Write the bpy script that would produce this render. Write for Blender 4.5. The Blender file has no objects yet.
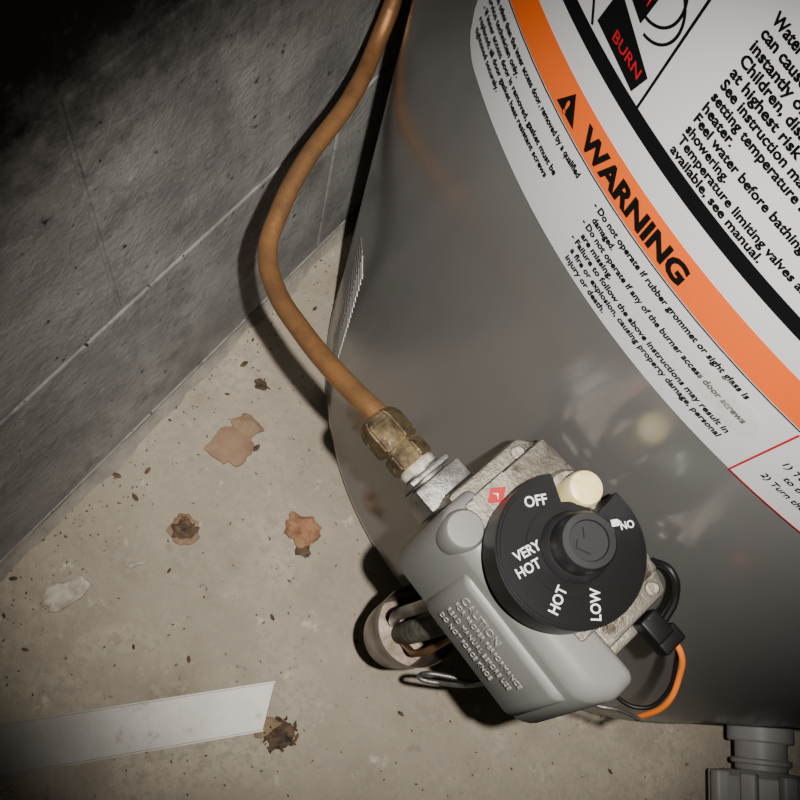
import bpy, bmesh, math, random
from mathutils import Vector, Matrix, noise
random.seed(4)
COL=bpy.context.collection
# ------------------------------------------------------------ materials
def mat(name,base=(.5,.5,.5),rough=.5,metal=0.,col2=None,nscale=20,bump=0.,bscale=80,coat=0.,spec=.5,detail=6,ramp=(.35,.65),rough2=None,third=None,zshade=None):
    m=bpy.data.materials.new(name);m.use_nodes=True;nt=m.node_tree;N=nt.nodes;L=nt.links
    b=N["Principled BSDF"]
    b.inputs["Base Color"].default_value=(*base,1);b.inputs["Roughness"].default_value=rough
    b.inputs["Metallic"].default_value=metal;b.inputs["Specular IOR Level"].default_value=spec
    b.inputs["Coat Weight"].default_value=coat;b.inputs["Coat Roughness"].default_value=.12
    tc=N.new("ShaderNodeTexCoord")
    if col2 is not None:
        n=N.new("ShaderNodeTexNoise");n.inputs["Scale"].default_value=nscale;n.inputs["Detail"].default_value=detail;n.inputs["Roughness"].default_value=.65
        L.new(tc.outputs["Object"],n.inputs["Vector"])
        r=N.new("ShaderNodeValToRGB");r.color_ramp.elements[0].position=ramp[0];r.color_ramp.elements[1].position=ramp[1]
        r.color_ramp.elements[0].color=(*base,1);r.color_ramp.elements[1].color=(*col2,1)
        L.new(n.outputs["Fac"],r.inputs["Fac"]);out=r.outputs["Color"]
        for t in (third or []):
            c3,s3,lo,hi,det=t
            n3=N.new("ShaderNodeTexNoise");n3.inputs["Scale"].default_value=s3;n3.inputs["Detail"].default_value=det;n3.inputs["Roughness"].default_value=.7
            L.new(tc.outputs["Object"],n3.inputs["Vector"])
            mr=N.new("ShaderNodeMapRange");mr.inputs["From Min"].default_value=lo;mr.inputs["From Max"].default_value=hi
            L.new(n3.outputs["Fac"],mr.inputs["Value"])
            mx=N.new("ShaderNodeMix");mx.data_type='RGBA';L.new(mr.outputs["Result"],mx.inputs[0]);L.new(out,mx.inputs[6]);mx.inputs[7].default_value=(*c3,1)
            out=mx.outputs[2]
        if zshade:
            # shade over the blocks above a given height, painted into their colour
            c4,z0,z1=zshade
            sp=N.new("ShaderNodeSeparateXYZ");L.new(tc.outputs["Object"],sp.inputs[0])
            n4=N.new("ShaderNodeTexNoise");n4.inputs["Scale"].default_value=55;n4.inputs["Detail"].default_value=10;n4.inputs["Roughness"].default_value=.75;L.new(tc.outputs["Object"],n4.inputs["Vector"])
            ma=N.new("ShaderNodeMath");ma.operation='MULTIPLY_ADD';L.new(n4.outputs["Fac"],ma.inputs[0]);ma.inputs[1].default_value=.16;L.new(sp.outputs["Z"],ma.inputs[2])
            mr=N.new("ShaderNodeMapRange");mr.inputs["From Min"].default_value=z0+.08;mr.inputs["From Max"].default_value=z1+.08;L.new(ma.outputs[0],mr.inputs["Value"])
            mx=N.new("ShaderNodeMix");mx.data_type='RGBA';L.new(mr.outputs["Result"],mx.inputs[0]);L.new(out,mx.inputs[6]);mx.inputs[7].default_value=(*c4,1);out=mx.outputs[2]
        L.new(out,b.inputs["Base Color"])
        if rough2 is not None:
            mr=N.new("ShaderNodeMapRange");mr.inputs["To Min"].default_value=rough;mr.inputs["To Max"].default_value=rough2
            mr.inputs["From Min"].default_value=ramp[0];mr.inputs["From Max"].default_value=ramp[1]
            L.new(n.outputs["Fac"],mr.inputs["Value"]);L.new(mr.outputs["Result"],b.inputs["Roughness"])
    if bump>0:
        n2=N.new("ShaderNodeTexNoise");n2.inputs["Scale"].default_value=bscale;n2.inputs["Detail"].default_value=8;n2.inputs["Roughness"].default_value=.7
        L.new(tc.outputs["Object"],n2.inputs["Vector"])
        bp=N.new("ShaderNodeBump");bp.inputs["Strength"].default_value=bump;bp.inputs["Distance"].default_value=.002
        L.new(n2.outputs["Fac"],bp.inputs["Height"]);L.new(bp.outputs["Normal"],b.inputs["Normal"])
    return m
M={}
M['floor']=mat("concrete_floor",(.31,.265,.20),.85,col2=(.50,.435,.335),nscale=8,bump=1.0,bscale=190,third=[((.19,.145,.10),10,.52,.78,12),((.060,.044,.03),75,.655,.71,4),((.66,.61,.50),45,.60,.74,6),((.14,.10,.07),30,.60,.76,10),((.37,.33,.265),160,.48,.6,3)])
M['block']=mat("concrete_block",(.195,.186,.178),.9,col2=(.37,.36,.338),nscale=14,bump=1.0,bscale=190,third=[((.105,.098,.09),30,.51,.75,12),((.025,.022,.02),110,.65,.70,3),((.42,.405,.38),70,.60,.74,5)],zshade=((.020,.0175,.015),.315,.39))
M['mortar']=mat("mortar",(.22,.20,.172),.95,col2=(.34,.31,.265),nscale=40,bump=1,bscale=200)
M['tank']=mat("grey_enamel",(.130,.126,.121),.22,metal=.1,col2=(.150,.146,.140),nscale=5,coat=.4,bump=.03,bscale=18)
M['seam']=mat("seam_metal",(.24,.23,.21),.4,metal=.3)
M['tankdark']=mat("dark_band",(.05,.05,.05),.5)
M['white']=mat("label_white",(.62,.63,.635),.35,coat=.15)
M['orange']=mat("label_orange",(.84,.13,.010),.4)
M['black']=mat("label_black",(.004,.004,.005),.5,spec=.2)
M['red']=mat("label_red",(.45,.010,.015),.4)
M['copper']=mat("old_copper",(.54,.26,.10),.30,metal=.6,col2=(.32,.165,.075),nscale=22,bump=.3,bscale=300,rough2=.5,third=[((.19,.115,.06),60,.45,.80,12)])
M['brass']=mat("worn_brass",(.27,.20,.105),.38,metal=.75,col2=(.07,.048,.03),nscale=170,bump=.6,bscale=500,rough2=.75,third=[((.5,.46,.36),220,.62,.7,4)])
M['tape']=mat("thread_tape",(.6,.58,.5),.7,col2=(.30,.25,.18),nscale=300)
M['alu']=mat("cast_aluminium",(.40,.37,.31),.40,metal=.7,col2=(.20,.175,.14),nscale=50,bump=.4,bscale=500,third=[((.09,.07,.05),90,.56,.70,6)])
M['steel']=mat("zinc_steel",(.34,.33,.31),.36,metal=.75,col2=(.13,.12,.11),nscale=70,bump=.3,bscale=300)
M['plastic']=mat("grey_plastic",(.190,.186,.176),.45,col2=(.215,.209,.198),nscale=30,bump=.05,bscale=600)
M['plastic2']=mat("embossed_plastic",(.33,.32,.30),.5)
M['knob']=mat("black_plastic",(.003,.003,.0035),.40,bump=.03,bscale=500,spec=.25)
M['hub']=mat("worn_black_plastic",(.016,.016,.017),.45,spec=.4)
M['print']=mat("white_print",(.74,.74,.72),.5)
M['cream']=mat("cream_button",(.88,.78,.42),.4,col2=(.78,.54,.10),nscale=150,ramp=(.45,.7))
M['wireo']=mat("orange_insulation",(.88,.20,.015),.4)
M['wireb']=mat("black_insulation",(.006,.006,.006),.45,spec=.3)
M['sheet']=mat("stained_sheet_metal",(.22,.185,.15),.28,metal=.7,col2=(.09,.065,.045),nscale=40,bump=.1,bscale=200,rough2=.5)
M['rust']=mat("corroded_pipe",(.30,.34,.28),.6,metal=.3,col2=(.12,.07,.04),nscale=120,bump=.6,bscale=400)
M['strip']=mat("painted_metal_strip",(.30,.285,.262),.45,metal=.35,col2=(.25,.235,.212),nscale=25,bump=.08,bscale=50,third=[((.12,.10,.08),60,.58,.75,8)])
M['drain']=mat("drain_plastic",(.26,.25,.24),.5,col2=(.30,.29,.28),nscale=30)
M['leaf']=mat("rust_flake",(.25,.15,.09),.85,col2=(.34,.22,.14),nscale=60,bump=.6,bscale=300)
M['leaf2']=mat("tan_flake",(.33,.235,.145),.85,col2=(.20,.12,.07),nscale=80,bump=.6,bscale=300)
M['leaf3']=mat("reddish_flake",(.36,.19,.10),.85,col2=(.16,.07,.04),nscale=70,bump=.6,bscale=300,ramp=(.45,.62))
M['dark']=mat("dark_debris",(.025,.018,.014),.9,col2=(.15,.09,.05),nscale=200)
M['pale']=mat("pale_chip",(.62,.57,.48),.8,col2=(.30,.25,.19),nscale=100,bump=.4)
ms=bpy.data.materials.new("clear_film");ms.use_nodes=True;bs=ms.node_tree.nodes["Principled BSDF"];bs.inputs["Base Color"].default_value=(.8,.78,.68,1);bs.inputs["Roughness"].default_value=.08
nz=ms.node_tree.nodes.new("ShaderNodeTexNoise");nz.inputs["Scale"].default_value=90;mrr=ms.node_tree.nodes.new("ShaderNodeMapRange");mrr.inputs["To Min"].default_value=.04;mrr.inputs["To Max"].default_value=.22
ms.node_tree.links.new(nz.outputs["Fac"],mrr.inputs["Value"]);ms.node_tree.links.new(mrr.outputs["Result"],bs.inputs["Alpha"]);M['film']=ms
# ------------------------------------------------------------ helpers
def link(name,me,ms,parent=None,smooth=False,angle=None):
    ob=bpy.data.objects.new(name,me);COL.objects.link(ob)
    for m in (ms if isinstance(ms,(list,tuple)) else [ms]): me.materials.append(m)
    if smooth:
        for p in me.polygons:p.use_smooth=True
    if parent: ob.parent=parent
    return ob
def smooth_by_angle(me,deg=35):
    bm=bmesh.new();bm.from_mesh(me)
    for f in bm.faces:f.smooth=True
    for e in bm.edges:
        if len(e.link_faces)==2 and e.calc_face_angle(0)>math.radians(deg): e.smooth=False
    bm.to_mesh(me);bm.free()
def bm_obj(name,bm,ms,parent=None,smooth=True,deg=35):
    me=bpy.data.meshes.new(name);bmesh.ops.recalc_face_normals(bm,faces=bm.faces[:]);bm.to_mesh(me);bm.free()
    ob=link(name,me,ms,parent)
    if smooth: smooth_by_angle(me,deg)
    return ob
def empty(name,loc=(0,0,0),rz=0,parent=None):
    e=bpy.data.objects.new(name,None);e.location=loc;e.rotation_euler=(0,0,rz);e.empty_display_size=.02;COL.objects.link(e)
    if parent:e.parent=parent
    return e
def box_bm(x0,x1,y0,y1,z0,z1,bev=0,seg=3,bm=None):
    b=bmesh.new()
    bmesh.ops.create_cube(b,size=1)
    for v in b.verts: v.co=Vector((x0+(v.co.x+.5)*(x1-x0),y0+(v.co.y+.5)*(y1-y0),z0+(v.co.z+.5)*(z1-z0)))
    if bev: bmesh.ops.bevel(b,geom=b.edges[:],offset=bev,segments=seg,affect='EDGES',profile=.5)
    return b
def merge(bm,b2):
    me=bpy.data.meshes.new("t");b2.to_mesh(me);b2.free();bm.from_mesh(me);bpy.data.meshes.remove(me)
def prism_bm(pts,axis,lo,hi,bev=0,seg=3):
    b=bmesh.new()
    def P(p,h):
        return {'z':Vector((p[0],p[1],h)),'x':Vector((h,p[0],p[1])),'y':Vector((p[0],h,p[1]))}[axis]
    v0=[b.verts.new(P(p,lo)) for p in pts];v1=[b.verts.new(P(p,hi)) for p in pts];n=len(pts)
    b.faces.new(v0);b.faces.new(v1)
    for i in range(n): b.faces.new((v0[i],v0[(i+1)%n],v1[(i+1)%n],v1[i]))
    bmesh.ops.recalc_face_normals(b,faces=b.faces[:])
    if bev:
        es=[e for e in b.edges if e.calc_face_angle(0)>.5]
        bmesh.ops.bevel(b,geom=es,offset=bev,segments=seg,affect='EDGES',profile=.5)
    return b
def lathe_bm(prof,n=64,closed=True):
    b=bmesh.new();rings=[]
    for r,z in prof:
        if r<1e-6: rings.append([b.verts.new((0,0,z))])
        else: rings.append([b.verts.new((r*math.cos(2*math.pi*i/n),r*math.sin(2*math.pi*i/n),z)) for i in range(n)])
    for A,B in zip(rings,rings[1:]):
        for i in range(n):
            j=(i+1)%n
            if len(A)==1 and len(B)==1: continue
            if len(A)==1:b.faces.new((A[0],B[i],B[j]))
            elif len(B)==1:b.faces.new((A[i],A[j],B[0]))
            else:b.faces.new((A[i],A[j],B[j],B[i]))
    return b
def xform(b,M4):
    bmesh.ops.transform(b,matrix=M4,verts=b.verts[:]);return b
def along(d,loc):
    return Matrix.Translation(Vector(loc))@Vector(d).normalized().to_track_quat('Z','Y').to_matrix().to_4x4()
def tube(name,pts,r,m,parent=None,res=8,cyc=False):
    cu=bpy.data.curves.new(name,'CURVE');cu.dimensions='3D';cu.bevel_depth=r;cu.bevel_resolution=res;cu.resolution_u=16;cu.use_fill_caps=True
    s=cu.splines.new('BEZIER');s.bezier_points.add(len(pts)-1)
    for bp,p in zip(s.bezier_points,pts): bp.co=p;bp.handle_left_type=bp.handle_right_type='AUTO'
    s.use_cyclic_u=cyc
    tmp=bpy.data.objects.new("tmp",cu);COL.objects.link(tmp)
    dg=bpy.context.evaluated_depsgraph_get();me=bpy.data.meshes.new_from_object(tmp.evaluated_get(dg))
    bpy.data.objects.remove(tmp);me.name=name
    me.materials.clear()
    ob=link(name,me,m,parent,smooth=True);return ob
def text_mesh(s,size=1,extrude=0,offset=0,align='LEFT',shear=0):
    cu=bpy.data.curves.new("txt",'FONT');cu.body=s;cu.size=size;cu.extrude=extrude;cu.offset=offset;cu.align_x=align;cu.resolution_u=3;cu.shear=shear
    o=bpy.data.objects.new("txt",cu);COL.objects.link(o)
    dg=bpy.context.evaluated_depsgraph_get();me=bpy.data.meshes.new_from_object(o.evaluated_get(dg));bpy.data.objects.remove(o)
    me.materials.clear();return me
# ------------------------------------------------------------ room
b=box_bm(-.15,2.2,-1.6,.95,-.1,0)
floor=bm_obj("floor",b,M['floor'],smooth=False)
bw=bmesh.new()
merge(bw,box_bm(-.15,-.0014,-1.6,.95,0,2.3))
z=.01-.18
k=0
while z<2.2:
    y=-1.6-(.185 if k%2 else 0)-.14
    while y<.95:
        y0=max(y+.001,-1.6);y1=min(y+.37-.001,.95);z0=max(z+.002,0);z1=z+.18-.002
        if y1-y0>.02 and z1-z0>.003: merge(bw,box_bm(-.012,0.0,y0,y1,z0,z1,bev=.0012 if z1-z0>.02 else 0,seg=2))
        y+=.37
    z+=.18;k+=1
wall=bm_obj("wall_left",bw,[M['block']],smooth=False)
wb=bmesh.new();merge(wb,box_bm(-.15,2.2,.95,1.1,0,2.3))
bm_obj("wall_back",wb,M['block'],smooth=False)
b=bmesh.new()
prev=None
for i in range(300):
    y=-1.6+i*(2.55/299);w=.007+.005*noise.noise(Vector((0,y*22,0)))+.002*noise.noise(Vector((3,y*90,0)));h=.008+.005*noise.noise(Vector((9,y*25,0)))
    q=[b.verts.new(p) for p in ((0,y,0),(w,y,0.0003),(w*.4,y,h*.4),(0.0004,y,h))]
    if prev:
        for j in range(3): b.faces.new((prev[j],prev[j+1],q[j+1],q[j]))
    prev=q
bm_obj("trim_1",b,M['mortar'],smooth=True)
# ------------------------------------------------------------ tank
R=.255;T=Vector((.271,.382,0))
heater=empty("water_heater",T)
prof=[(0,.004),(R-.012,.004),(R-.004,.004),(R-.001,.007),(R+.0012,.012),(R+.0012,.020),(R,.023),(R,.40),(R,.8),(R,1.25),(R-.01,1.27),(R-.05,1.285),(0,1.29)]
b=lathe_bm(prof,256);tank=bm_obj("jacket",b,M['tank'],heater,deg=30)
b=lathe_bm([(R-.03,0),(R-.010,0),(R-.010,.006),(R-.03,.006)],128);bm_obj("base_ring",b,M['tankdark'],heater)
# embossed chevron lock seam down the jacket
b=bmesh.new()
ph=math.radians(-139)
for i in range(20):
    z0=.070+i*.0075
    for sg in (-1,1):
        bb=box_bm(-.0066,.0066,-.0006,.0006,0,.0022,bev=.0003,seg=1)
        p2=ph+sg*.0062/R
        xform(bb,Matrix.Translation((R*math.cos(p2),R*math.sin(p2),z0))@Matrix.Rotation(p2+math.pi/2,4,'Z')@Matrix.Rotation(math.radians(25*sg),4,'Y'))
        merge(b,bb)
bm_obj("seam_ridges",b,M['seam'],heater)
def cyl_pt(phi,z,off): 
    return Vector(((R+off)*math.cos(phi),(R+off)*math.sin(phi),z))
D2=math.radians
def patch(name,phi0,phi1,z0,z1,off,m,parent,corner=0):
    b=bmesh.new();n=max(2,int(abs(phi1-phi0)*2));rows=[]
    cr=corner
    for i in range(n+1):
        p=phi0+(phi1-phi0)*i/n
        zz0=z0
        if cr:
            s=(p-phi0)*D2(1)*R
            if s<cr: zz0=z0+cr-math.sqrt(max(0,cr*cr-(cr-s)**2))
        rows.append((b.verts.new(cyl_pt(D2(p),zz0,off)),b.verts.new(cyl_pt(D2(p),z1,off))))
    for A,B in zip(rows,rows[1:]): b.faces.new((A[0],B[0],B[1],A[1]))
    return bm_obj(name,b,m,parent)
def poly(name,pts,off,m,parent):
    b=bmesh.new();b.faces.new([b.verts.new(cyl_pt(D2(p),z,off)) for p,z in pts]);return bm_obj(name,b,m,parent,smooth=False)
def line(name,pts,w,off,m,parent):
    P=[(p*D2(1)*R,z) for p,z in pts];b=bmesh.new();prev=None
    for i,(s,z) in enumerate(P):
        a=P[max(0,i-1)];c=P[min(len(P)-1,i+1)];d=Vector((c[0]-a[0],c[1]-a[1])).normalized();n=Vector((-d.y,d.x))*w/2
        q=(b.verts.new(cyl_pt((s+n.x)/R,z+n.y,off)),b.verts.new(cyl_pt((s-n.x)/R,z-n.y,off)))
        if prev: b.faces.new((prev[0],q[0],q[1],prev[1]))
        prev=q
    return bm_obj(name,b,m,parent,smooth=False)
def ttext(name,s,phi,z,size,m,parent,width=None,off=.0010,bold=0,shear=0):
    me=text_mesh(s,size,offset=bold,shear=shear)
    xs=[v.co.x for v in me.vertices];x0,x1=min(xs),max(xs);k=1 if width is None else width/(x1-x0)
    for v in me.vertices:
        x=(v.co.x-x0)*k;v.co=cyl_pt(D2(phi)+x/R,z+v.co.y,off)
    return link(name,me,m,parent)
lab=empty("warning_label",T)
patch("label_sheet",-130.6,-62,.430,.70,.0004,M['white'],lab,corner=.012)
patch("orange_band",-130.6,-62,.4645,.4772,.0006,M['orange'],lab)
patch("black_rule",-130.6,-62,.4862,.4912,.0006,M['black'],lab)
line("thin_rule",[(-130.4+i*2,.4640) for i in range(34)],.0005,.0007,M['black'],lab)
line("column_rule",[(-114.4,.491),(-114.4,.56)],.0007,.0007,M['black'],lab)
ttext("warning_title","WARNING",-116.3,.4673,.0098,M['black'],lab,width=.0445,bold=.0004)
poly("alert_triangle",[(-119.2,.4668),(-117.1,.4668),(-118.15,.4750)],.0009,M['black'],lab)
ttext("alert_mark","!",-118.35,.4675,.0060,M['orange'],lab,off=.0013,bold=.0002)
lines=["- Do not operate if rubber grommet or sight glass is","  damaged.","- Do not operate if any of the burner access door screws","  are missing.","- Failure to follow the above instructions may result in","  a fire or explosion, causing property damage, personal","  injury or death."]
for i,s in enumerate(lines):
    st=s.strip();ind=(len(s)-len(s.lstrip()))*.25
    ttext("notice_line_%d"%i,st,-113.1+ind,.4583-.0041*i,.0036,M['black'],lab,width=len(st)*.00119,bold=.00010,shear=.12)
lines=["by anyone other than the inner access door, removed by a qualified","service technician only.","- If inner access door is removed, gasket must be","  replaced; all door gasket heat resistant screws","  tightened securely."]
for i,s in enumerate(lines):
    st=s.strip();w=len(st)*.00115
    ttext("service_line_%d"%i,st,-129.2 if i else -129.8,.4583-.0045*i,.0036,M['black'],lab,width=min(w,.066),bold=.00010,shear=.12)
lines=["Water temperature over 125F","can cause severe burns","instantly or death from scalds.","Children, disabled and elderly are","at highest risk of being scalded.","See instruction manual before","setting temperature at water","heater.","Feel water before bathing or","showering.","Temperature limiting valves are","available, see manual."]
for i,s in enumerate(lines):
    ttext("scald_line_%d"%i,s,-111.5,.5325-.0036*i,.0038,M['black'],lab,width=len(s)*.00142,bold=.00010)
patch("danger_bar",-111.9,-62,.5395,.556,.0006,M['red'],lab)
poly("burn_panel",[(-119.3,.4945),(-115.2,.4925),(-114.8,.4990),(-118.9,.5060)],.0008,M['black'],lab)
ttext("burn_word","BURN",-117.8,.4965,.0042,M['red'],lab,off=.0014,width=.0115,bold=.00005)
line("steam_curve",[(-122.5+.16*i,.494+.006*math.sin(i*.18)) for i in range(20)],.0008,.0009,M['black'],lab)
line("faucet_curve",[(-116.6+1.9*math.cos(t*.12),.513+.008*math.sin(t*.12)) for t in range(-12,16)],.0007,.0009,M['black'],lab)
line("faucet_curve_b",[(-117.0+1.9*math.cos(t*.12),.516+.008*math.sin(t*.12)) for t in range(-12,16)],.0007,.0009,M['black'],lab)
poly("hot_panel",[(-118.4,.508),(-116.8,.506),(-116.5,.518),(-118.1,.520)],.0010,M['black'],lab)
ttext("hot_word","HOT",-118.1,.5105,.0042,M['red'],lab,off=.0014,width=.006,bold=.0001)
for j,(pc,zc) in enumerate(((-100.6,.4535),(-98.6,.4520))):
    n=40;r=.0060
    poly("clear_seal_%d"%j,[(pc+math.degrees(r*math.cos(2*math.pi*i/n)/R),zc+r*math.sin(2*math.pi*i/n)) for i in range(n)],.0016,M['film'],lab)
lab2=empty("lighting_instructions_label",T)
patch("instruction_sheet",-96.2,-60,.4302,.4638,.0007,M['white'],lab2)
patch("red_header",-94.2,-60,.4560,.4632,.0010,M['red'],lab2)
line("red_edge",[(-96.1,.4308),(-96.1,.4632)],.0006,.0010,M['red'],lab2)
line("red_top",[(-96.1+i,.4634) for i in range(36)],.0006,.0010,M['red'],lab2)
line("red_low",[(-96.1+i,.4308) for i in range(36)],.0006,.0010,M['red'],lab2)
for i,s in enumerate(["1) To maintain a safe pilot flame push","    to the \"pilot\" position and wait","2) Turn the control knob to the desired"]):
    st=s.strip();ttext("instruction_line_%d"%i,st,-95.0+(len(s)-len(st))*.2,.4500-.0046*i-(.001 if i==2 else 0),.0036,M['black'],lab2,width=len(st)*.00125,bold=.00007,off=.0013,shear=.12)
# ------------------------------------------------------------ gas control valve
VP=(.2267,.1309,.33);VR=math.radians(-10)
valve=empty("gas_control_valve",VP,VR)
b=prism_bm([(-.028,-.044),(.045,-.044),(.045,-.006),(.032,-.0015),(-.018,-.0015),(-.028,-.010)],'z',-.028,.030,bev=.0022,seg=2)
merge(b,box_bm(-.022,.036,-.044,-.006,.028,.0375,bev=.0015,seg=2))
merge(b,box_bm(-.010,.030,-.020,-.0035,.028,.034,bev=.001,seg=2))
merge(b,box_bm(.042,.050,-.040,-.014,-.02,.022,bev=.002,seg=2))
for (sx,sy) in ((.0405,-.010),(-.0235,-.014),(.0405,-.040)):
    bb=lathe_bm([(.0026,.029),(.0026,.0315),(.0018,.032),(0,.0318)],20);xform(bb,Matrix.Translation((sx,sy,0)));merge(b,bb)
bm_obj("casting",b,M['alu'],valve)
b=xform(lathe_bm([(0,0),(.013,0),(.013,.010),(0,.010)],32),along((0,1,0),(.008,-.010,-.008)))
bm_obj("tank_shank",b,M['steel'],valve)
def rounded_plan(x0,x1,y0,y1,r0,r1,n=8):
    pts=[(x1,y1),(x0,y1)]
    for i in range(n+1):
        a=math.pi+math.pi/2*i/n;pts.append((x0+r0+r0*math.cos(a),y0+r0+r0*math.sin(a)))
    for i in range(n+1):
        a=1.5*math.pi+math.pi/2*i/n;pts.append((x1-r1+r1*math.cos(a),y0+r1+r1*math.sin(a)))
    return pts
def taper(v): 
    f=max(0,min(1,(-v.y-.036)/.02));v.y-=.0045*max(0,(v.x+.027)/.085)*f
def lean(b,z0=0.,dz=.036,dy=.010):
    for v in b.verts:
        if v.co.z>z0: v.co.y+=(v.co.z-z0)/dz*dy*max(0,min(1,(-v.co.y-.036)/.02))
        taper(v.co)
    return b
b=prism_bm(rounded_plan(-.0255,.0565,-.0620,-.036,.008,.013),'z',-.018,.0365,bev=.0055,seg=6)
lean(b)
bm_obj("front_cover",b,M['plastic'],valve,deg=50)
b=xform(lathe_bm([(.0070,-.01),(.0070,.002),(.0060,.0036),(0,.004)],40),Matrix.Translation((-.0160,-.0490,.0350)))
bm_obj("cover_boss",b,M['plastic'],valve)
b=lean(prism_bm(rounded_plan(-.006,.048,-.0638,-.050,.006,.006),'z',-.012,.027,bev=.002,seg=3));bm_obj("cover_panel",b,M['plastic'],valve)
tilt=math.atan2(.036,.010)
for i,(s,sz) in enumerate([("CAUTION",.0060),("FOR PROPER PERFORMANCE",.0038),("READ MANUAL BEFORE USE",.0038),("DO NOT FORCE KNOB",.0038)]):
    me=text_mesh(s,sz,extrude=.0002)
    h=.0190-.0062*i+(.001 if i else 0)
    me.transform(Matrix.Translation((.001,-.0641+h*.010/.036*.95,h))@Matrix.Rotation(tilt,4,'X')@Matrix.Diagonal((.72,1,1,1)))
    for v in me.vertices: taper(v.co)
    link("embossed_text_%d"%i,me,M['plastic2'],valve)
# knob
kc=Vector((.0098,-.0325,0))
nd=math.atan2(.0162,-.011)
def kr(a,base,notch):
    d=(a-nd+math.pi)%(2*math.pi)-math.pi
    return notch if abs(d)<math.radians(26) else base
def knob_layer(r,notch,z0,z1):
    pts=[((kr(2*math.pi*i/180,r,notch))*math.cos(2*math.pi*i/180)+kc.x,(kr(2*math.pi*i/180,r,notch))*math.sin(2*math.pi*i/180)+kc.y) for i in range(180)]
    return prism_bm(pts,'z',z0,z1)
b=knob_layer(.0246,.0150,.041,.0553)
merge(b,knob_layer(.0241,.0147,.0553,.0560))
merge(b,knob_layer(.0232,.0144,.0560,.0565))
merge(b,knob_layer(.0150,.0140,.0565,.0569))
bm_obj("knob_disc",b,M['knob'],valve,deg=40)
b=xform(lathe_bm([(.0115,.0565),(.0104,.0590),(.0093,.0600),(.0091,.0675),(.0083,.0687),(.0063,.0688),(.0060,.0681),(0,.0680)],64),Matrix.Translation(kc+Vector((0,.0008,0))))
bm_obj("knob_hub",b,M['hub'],valve)
b=bmesh.new()
for p in ([(-.0042,-.0020),(.0000,-.0040),(.0042,-.0020),(.0036,.0006),(.0015,.0006),(.0015,.0040),(-.0015,.0040),(-.0015,.0006),(-.0036,.0006)],):
    merge(b,prism_bm(p,'z',.0678,.0688))
xform(b,Matrix.Translation(kc+Vector((0,.0008,0)))@Matrix.Rotation(.9,4,'Z'));bm_obj("hub_emblem",b,M['hub'],valve)
def ktext(name,s,x,y,rot,size,z=.0570,sx=.9):
    me=text_mesh(s,size,extrude=.0001,offset=.00008,align='CENTER')
    me.transform(Matrix.Translation((kc.x+x,kc.y+y,z))@Matrix.Rotation(math.radians(52+rot),4,'Z')@Matrix.Translation((0,-size*.35,0))@Matrix.Diagonal((sx,1,1,1)))
    link(name,me,M['print'],valve)
ktext("mark_off","OFF",-.0185,.0010,8,.0048)
ktext("mark_very","VERY",-.0090,-.0120,25,.0044)
ktext("mark_very_hot","HOT",-.0050,-.0154,25,.0044)
ktext("mark_hot","HOT",.0078,-.0150,62,.0046)
ktext("mark_low","LOW",.0165,-.0068,85,.0046)
ktext("mark_on","ON",.0060,.0188,190,.0034)
b=prism_bm([(-.0016,-.0011),(.0006,-.0011),(.0018,0),(.0006,.0011),(-.0016,.0011)],'z',.0568,.0571)
xform(b,Matrix.Translation((kc.x+.0032,kc.y+.0165,0))@Matrix.Rotation(D2(60),4,'Z'));bm_obj("on_arrow",b,M['print'],valve,smooth=False)
b=xform(lathe_bm([(.0060,.038),(.0060,.0565),(.0054,.0580),(.0040,.0586),(0,.0588)],40),Matrix.Translation((kc.x-.0110,kc.y+.0165,0)))
bm_obj("pilot_button",b,M['cream'],valve)
b=xform(lathe_bm([(.0095,.037),(.0095,.044),(.0085,.045),(0,.045)],40),Matrix.Translation((kc.x-.0110,kc.y+.0165,0)))
bm_obj("button_collar",b,M['alu'],valve)
b=box_bm(-.0220,-.0125,-.040,-.026,.0376,.0380);bm_obj("sticker",b,M['alu'],valve,smooth=False)
b=prism_bm([(-.0175,-.0375),(-.0145,-.033),(-.0175,-.0285),(-.0205,-.033)],'z',.0380,.0383);bm_obj("sticker_diamond",b,M['red'],valve,smooth=False)
b=prism_bm([(-.0190,-.0338),(-.0175,-.0322),(-.0160,-.0338),(-.0175,-.0330)],'z',.0383,.0385);bm_obj("sticker_mark",b,M['print'],valve,smooth=False)
# inlet
yI=-.0355
b=box_bm(-.0370,-.027,yI-.0105,yI+.0105,-.011,.0125,bev=.0010,seg=2)
merge(b,box_bm(-.0410,-.0385,yI-.0092,yI+.0092,-.010,.0100,bev=.0010,seg=2))
merge(b,xform(lathe_bm([(0,0),(.0078,0),(.0078,.006),(0,.006)],32),along((1,0,0),(-.042,yI,0))))
bm_obj("inlet_boss",b,M['steel'],valve)
def hexnut(x0,x1,r,r2=None):
    b=bmesh.new();r2=r2 or r
    def ring(x,rr,k=0): return [b.verts.new((x,yI+rr*math.cos(math.pi/3*i+.3),rr*math.sin(math.pi/3*i+.3))) for i in range(6)]
    rs=[ring(x0,r2),ring(x0+(x1-x0)*.25,r),ring(x1,r)]
    b.faces.new(rs[0]);b.faces.new(rs[-1])
    for A,B in zip(rs,rs[1:]):
        for i in range(6): b.faces.new((A[i],A[(i+1)%6],B[(i+1)%6],B[i]))
    bmesh.ops.recalc_face_normals(b,faces=b.faces[:])
    bmesh.ops.bevel(b,geom=b.edges[:],offset=.0008,segments=2,affect='EDGES');return b
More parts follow.
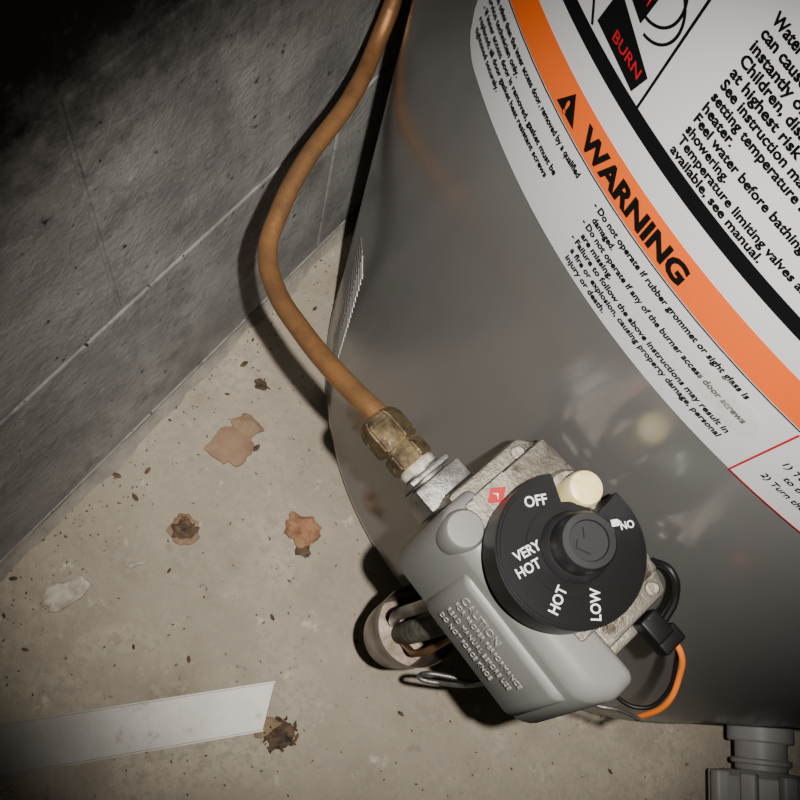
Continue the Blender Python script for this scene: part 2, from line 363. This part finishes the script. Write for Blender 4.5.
# ------------------------------------------------------------ copper pipe
pipe=empty("copper_gas_pipe",(0,0,0))
tube("pipe_run",[(.170,.107,.331),(.155,.1095,.330),(.138,.1135,.322),(.103,.127,.300),(.076,.141,.285),(.061,.154,.280),(.052,.172,.28),(.043,.1995,.28),(.034,.2480,.28),(.021,.286,.283),(.0165,.302,.305),(.0155,.306,.36),(.0155,.306,.8),(.0155,.306,1.6)],.0045,M['copper'],pipe,res=10)
fit=empty("brass_fitting",VP,VR,pipe)
bm_obj("flare_nut",hexnut(-.069,-.0545,.0096,.0070),M['brass'],fit,deg=25)
b=xform(lathe_bm([(.0066,0),(.0066,.018),(0,.018)],32),along((1,0,0),(-.057,yI,0)));bm_obj("adapter",b,M['brass'],fit)
bm_obj("adapter_hex",hexnut(-.0530,-.0455,.0092,.0088),M['brass'],fit,deg=25)
b=xform(lathe_bm([(.0070,0),(.0076,.001),(.0074,.003),(.0070,.005)],32),along((1,0,0),(-.0455,yI,0)));bm_obj("tape_wrap",b,M['tape'],fit)
# ------------------------------------------------------------ burner pipes + shield
sh=empty("burner_tube_shield",(.2265,.083,.135))
b=bmesh.new()
merge(b,lathe_bm([(.0188,0),(.0205,.065),(.0201,.0652),(.0184,.0),(0,0.0)],64));bm_obj("cup",b,M['sheet'],sh)
b=xform(lathe_bm([(.010,0),(.010,.025),(0,.025)],24),along((0,1,0),(0,.0165,.018)));bm_obj("mount_pipe",b,M['steel'],sh)
pt=empty("burner_supply_tubes",(0,0,0))
tube("manifold_tube",[(.232,.088,.30),(.230,.084,.26),(.227,.080,.20),(.228,.084,.145)],.0060,M['rust'],pt)
tube("pilot_tube",[(.222,.085,.30),(.217,.080,.25),(.216,.082,.19),(.220,.086,.145)],.003,M['steel'],pt)
tube("thermocouple",[(.240,.088,.30),(.238,.083,.25),(.236,.074,.19),(.232,.080,.145)],.0018,M['copper'],pt)
tube("igniter_wire",[(.255,.088,.30),(.262,.078,.25),(.252,.068,.205),(.242,.064,.20),(.262,.078,.20),(.275,.083,.21),(.285,.085,.25),(.282,.088,.30)],.0012,M['steel'],pt)
# ------------------------------------------------------------ wiring
wr=empty("igniter_wiring",VP,VR)
b=box_bm(.046,.056,-.021,-.013,.020,.029,bev=.001);merge(b,box_bm(.054,.061,-.020,-.010,.018,.026,bev=.001));bm_obj("connector",b,M['wireb'],wr)
tube("orange_lead",[(.058,-.014,.025),(.065,-.014,.021),(.072,-.016,.012),(.079,-.022,.0),(.081,-.028,-.02)],.0011,M['wireo'],wr)
tube("black_lead",[(.060,-.011,.021),(.067,-.013,.013),(.076,-.022,.002),(.075,-.029,-.004),(.064,-.033,-.006),(.052,-.030,-.004)],.0008,M['wireb'],wr)
tube("black_lead_b",[(.034,-.003,.030),(.040,-.0025,.035),(.048,-.006,.031),(.052,-.013,.026)],.0013,M['wireb'],wr)
tube("ground_wire",[(.048,-.036,.0),(.060,-.042,-.004),(.070,-.036,-.004),(.080,-.030,-.01)],.0008,M['steel'],wr)
# ------------------------------------------------------------ drain valve
ph=D2(-43);dv=empty("drain_valve",(T.x+(R+.003)*math.cos(ph),T.y+(R+.003)*math.sin(ph),.065),D2(-57))
def cyl_x(r,x0,x1,n=48,bev=.001):
    return xform(lathe_bm([(0,0),(r-bev,0),(r,bev),(r,x1-x0-bev),(r-bev,x1-x0),(0,x1-x0)],n),along((1,0,0),(x0,0,0)))
b=cyl_x(.021,.0,.012);merge(b,cyl_x(.0165,.010,.030));merge(b,cyl_x(.019,.022,.026));bm_obj("shank",b,M['drain'],dv)
b=cyl_x(.029,.030,.054,8,.004)
for i in range(8):
    bb=box_bm(.031,.053,-.005,.005,.024,.034,bev=.002);xform(bb,Matrix.Rotation(i*math.pi/4,4,'X'));merge(b,bb)
bm_obj("handwheel",b,M['drain'],dv)
b=cyl_x(.014,.05,.075);bm_obj("outlet",b,M['drain'],dv)
# ------------------------------------------------------------ metal strip
a0=Vector((.073,-.105));a1=Vector((.193,.026));b0=Vector((.097,-.127));b1=Vector((.207,-.002))
d=(a1-a0).normalized();a0=a0-d*.25;b0=b0-d*.25
st=bmesh.new()
top=[(a0.x,a0.y),(a1.x,a1.y),(b1.x,b1.y),(b0.x,b0.y)]
merge(st,prism_bm(top,'z',.004,.0055,bev=.0004,seg=1))
n=Vector((d.y,-d.x))
for (p,q) in ((a0,a1),(b0,b1)):
    s=.0008
    pts=[(p.x-n.x*s,p.y-n.y*s),(q.x-n.x*s,q.y-n.y*s),(q.x+n.x*s,q.y+n.y*s),(p.x+n.x*s,p.y+n.y*s)]
    merge(st,prism_bm(pts,'z',.0,.0052))
bm_obj("metal_strip",st,M['strip'],smooth=False)
# ------------------------------------------------------------ debris
def chip(name,x,y,r,m,h=.003,asp=1.,rot=0,seed=0,lumps=0):
    b=bmesh.new();n=36;rings=[]
    for k,(f,hh) in enumerate(((1.,.0),(.97,h*.6),(.75,h),(.35,h*.9))):
        ring=[]
        for i in range(n):
            a=2*math.pi*i/n
            rr=r*f*(1+.40*noise.noise(Vector((math.cos(a)*1.4,math.sin(a)*1.4,seed)))+.20*noise.noise(Vector((math.cos(a)*3.2,math.sin(a)*3.2,seed+9)))+.10*noise.noise(Vector((math.cos(a)*9,math.sin(a)*9,seed+3))))
            X=rr*math.cos(a);Y=rr*math.sin(a)*asp
            ring.append(b.verts.new((X,Y,hh*(1+.5*noise.noise(Vector((X*90,Y*90,seed))) ) if k else 0)))
        rings.append(ring)
    for A,B in zip(rings,rings[1:]):
        for i in range(n): b.faces.new((A[i],A[(i+1)%n],B[(i+1)%n],B[i]))
    b.faces.new(rings[-1])
    rnd=random.Random(seed)
    for i in range(lumps):
        bb=bmesh.new();bmesh.ops.create_icosphere(bb,subdivisions=1,radius=r*rnd.uniform(.08,.24))
        for v in bb.verts:v.co*=rnd.uniform(.5,1.4)
        a=rnd.uniform(0,6.28);q=r*rnd.uniform(0,1.3)
        xform(bb,Matrix.Translation((q*math.cos(a),q*math.sin(a)*asp,h*.5))@Matrix.Rotation(rnd.uniform(0,3),4,'Z')@Matrix.Diagonal((1.8,.8,.6,1)));merge(b,bb)
    xform(b,Matrix.Translation((x,y,.0002))@Matrix.Rotation(rot,4,'Z'))
    return bm_obj(name,b,m,smooth=False)
chip("rust_flake",.058,.132,.0170,M['leaf'],.0022,.9,.7,1)
chip("tan_flake",.056,.150,.0120,M['leaf2'],.002,.7,.3,2)
chip("rust_flake",.138,.119,.0145,M['leaf3'],.003,.75,.2,3)
chip("dirt_clump",.148,.107,.0055,M['dark'],.002,1,.2,4,8)
chip("dirt_clump",.074,.063,.0125,M['leaf2'],.0015,.8,.2,5,0)
chip("dirt_clump",.075,.064,.0085,M['dark'],.0025,.8,.2,15,30)
chip("dirt_clump",.042,.182,.0060,M['dark'],.003,.6,.2,6,12)
chip("dirt_clump",.218,.003,.0095,M['dark'],.002,.9,1.2,7,60)
chip("dirt_clump",.208,.001,.0090,M['leaf2'],.002,.6,1.2,17,14)
chip("pale_chip",.044,-.020,.0185,M['pale'],.0035,.5,1.2,8)
chip("pale_chip",.066,.024,.006,M['pale'],.002,.3,1.0,9)
g=bmesh.new();rnd=random.Random(11)
for i in range(900):
    x=rnd.uniform(.01,.45) if i%3 else abs(rnd.gauss(0,.02))+.006;y=rnd.uniform(-.25,.3)
    if (Vector((x,y,0))-T).length<R+.005: continue
    bb=bmesh.new();bmesh.ops.create_icosphere(bb,subdivisions=1,radius=rnd.uniform(.0002,.0008) if i%16 else rnd.uniform(.0010,.0026))
    xform(bb,Matrix.Translation((x,y,.0004))@Matrix.Rotation(rnd.uniform(0,3),4,'Z')@Matrix.Diagonal((1.6,.8,.5,1)));merge(g,bb)
bm_obj("floor_grit",g,M['dark'],smooth=False)
# ------------------------------------------------------------ light + camera
WX=Vector((.76825,-.63582,.07432));WY=Vector((.61657,.70374,-.35296));WZ=Vector((.17212,.31699,.93268))
cam=bpy.data.cameras.new("camera");cam.sensor_width=36;cam.lens=36*888.6/800;cam.clip_start=.01
co=bpy.data.objects.new("camera",cam)
rot=Matrix((WX,WY,WZ))
cx=rot.col[0].normalized();cz=(rot.col[2]-cx*rot.col[2].dot(cx)).normalized();cy=cz.cross(cx)
rot=Matrix((cx,cy,cz)).transposed()
co.matrix_world=Matrix.Translation((.181,0,.647))@rot.to_4x4()
COL.objects.link(co);bpy.context.scene.camera=co
L=bpy.data.lights.new("phone_flash",'SPOT');L.energy=6;L.spot_size=math.radians(66);L.spot_blend=.85;L.shadow_soft_size=.003;L.color=(1,.96,.90)
L.use_nodes=True;nt=L.node_tree;em=[n for n in nt.nodes if n.type=='EMISSION'][0];fo=nt.nodes.new("ShaderNodeLightFalloff");fo.inputs["Strength"].default_value=5.2;nt.links.new(fo.outputs["Linear"],em.inputs["Strength"])
lo=bpy.data.objects.new("phone_flash",L);lp=Vector((.181,0,.647))+cx*.03+cy*.004
tgt=Vector((.181,0,.647))+(-cz+cx*.045+cy*(-.02))*.5
lo.matrix_world=Matrix.Translation(lp)@(tgt-lp).to_track_quat('-Z','Y').to_matrix().to_4x4();COL.objects.link(lo)
w=bpy.data.worlds.new("world");bpy.context.scene.world=w;w.use_nodes=True
w.node_tree.nodes["Background"].inputs[0].default_value=(1,.95,.88,1);w.node_tree.nodes["Background"].inputs[1].default_value=.012
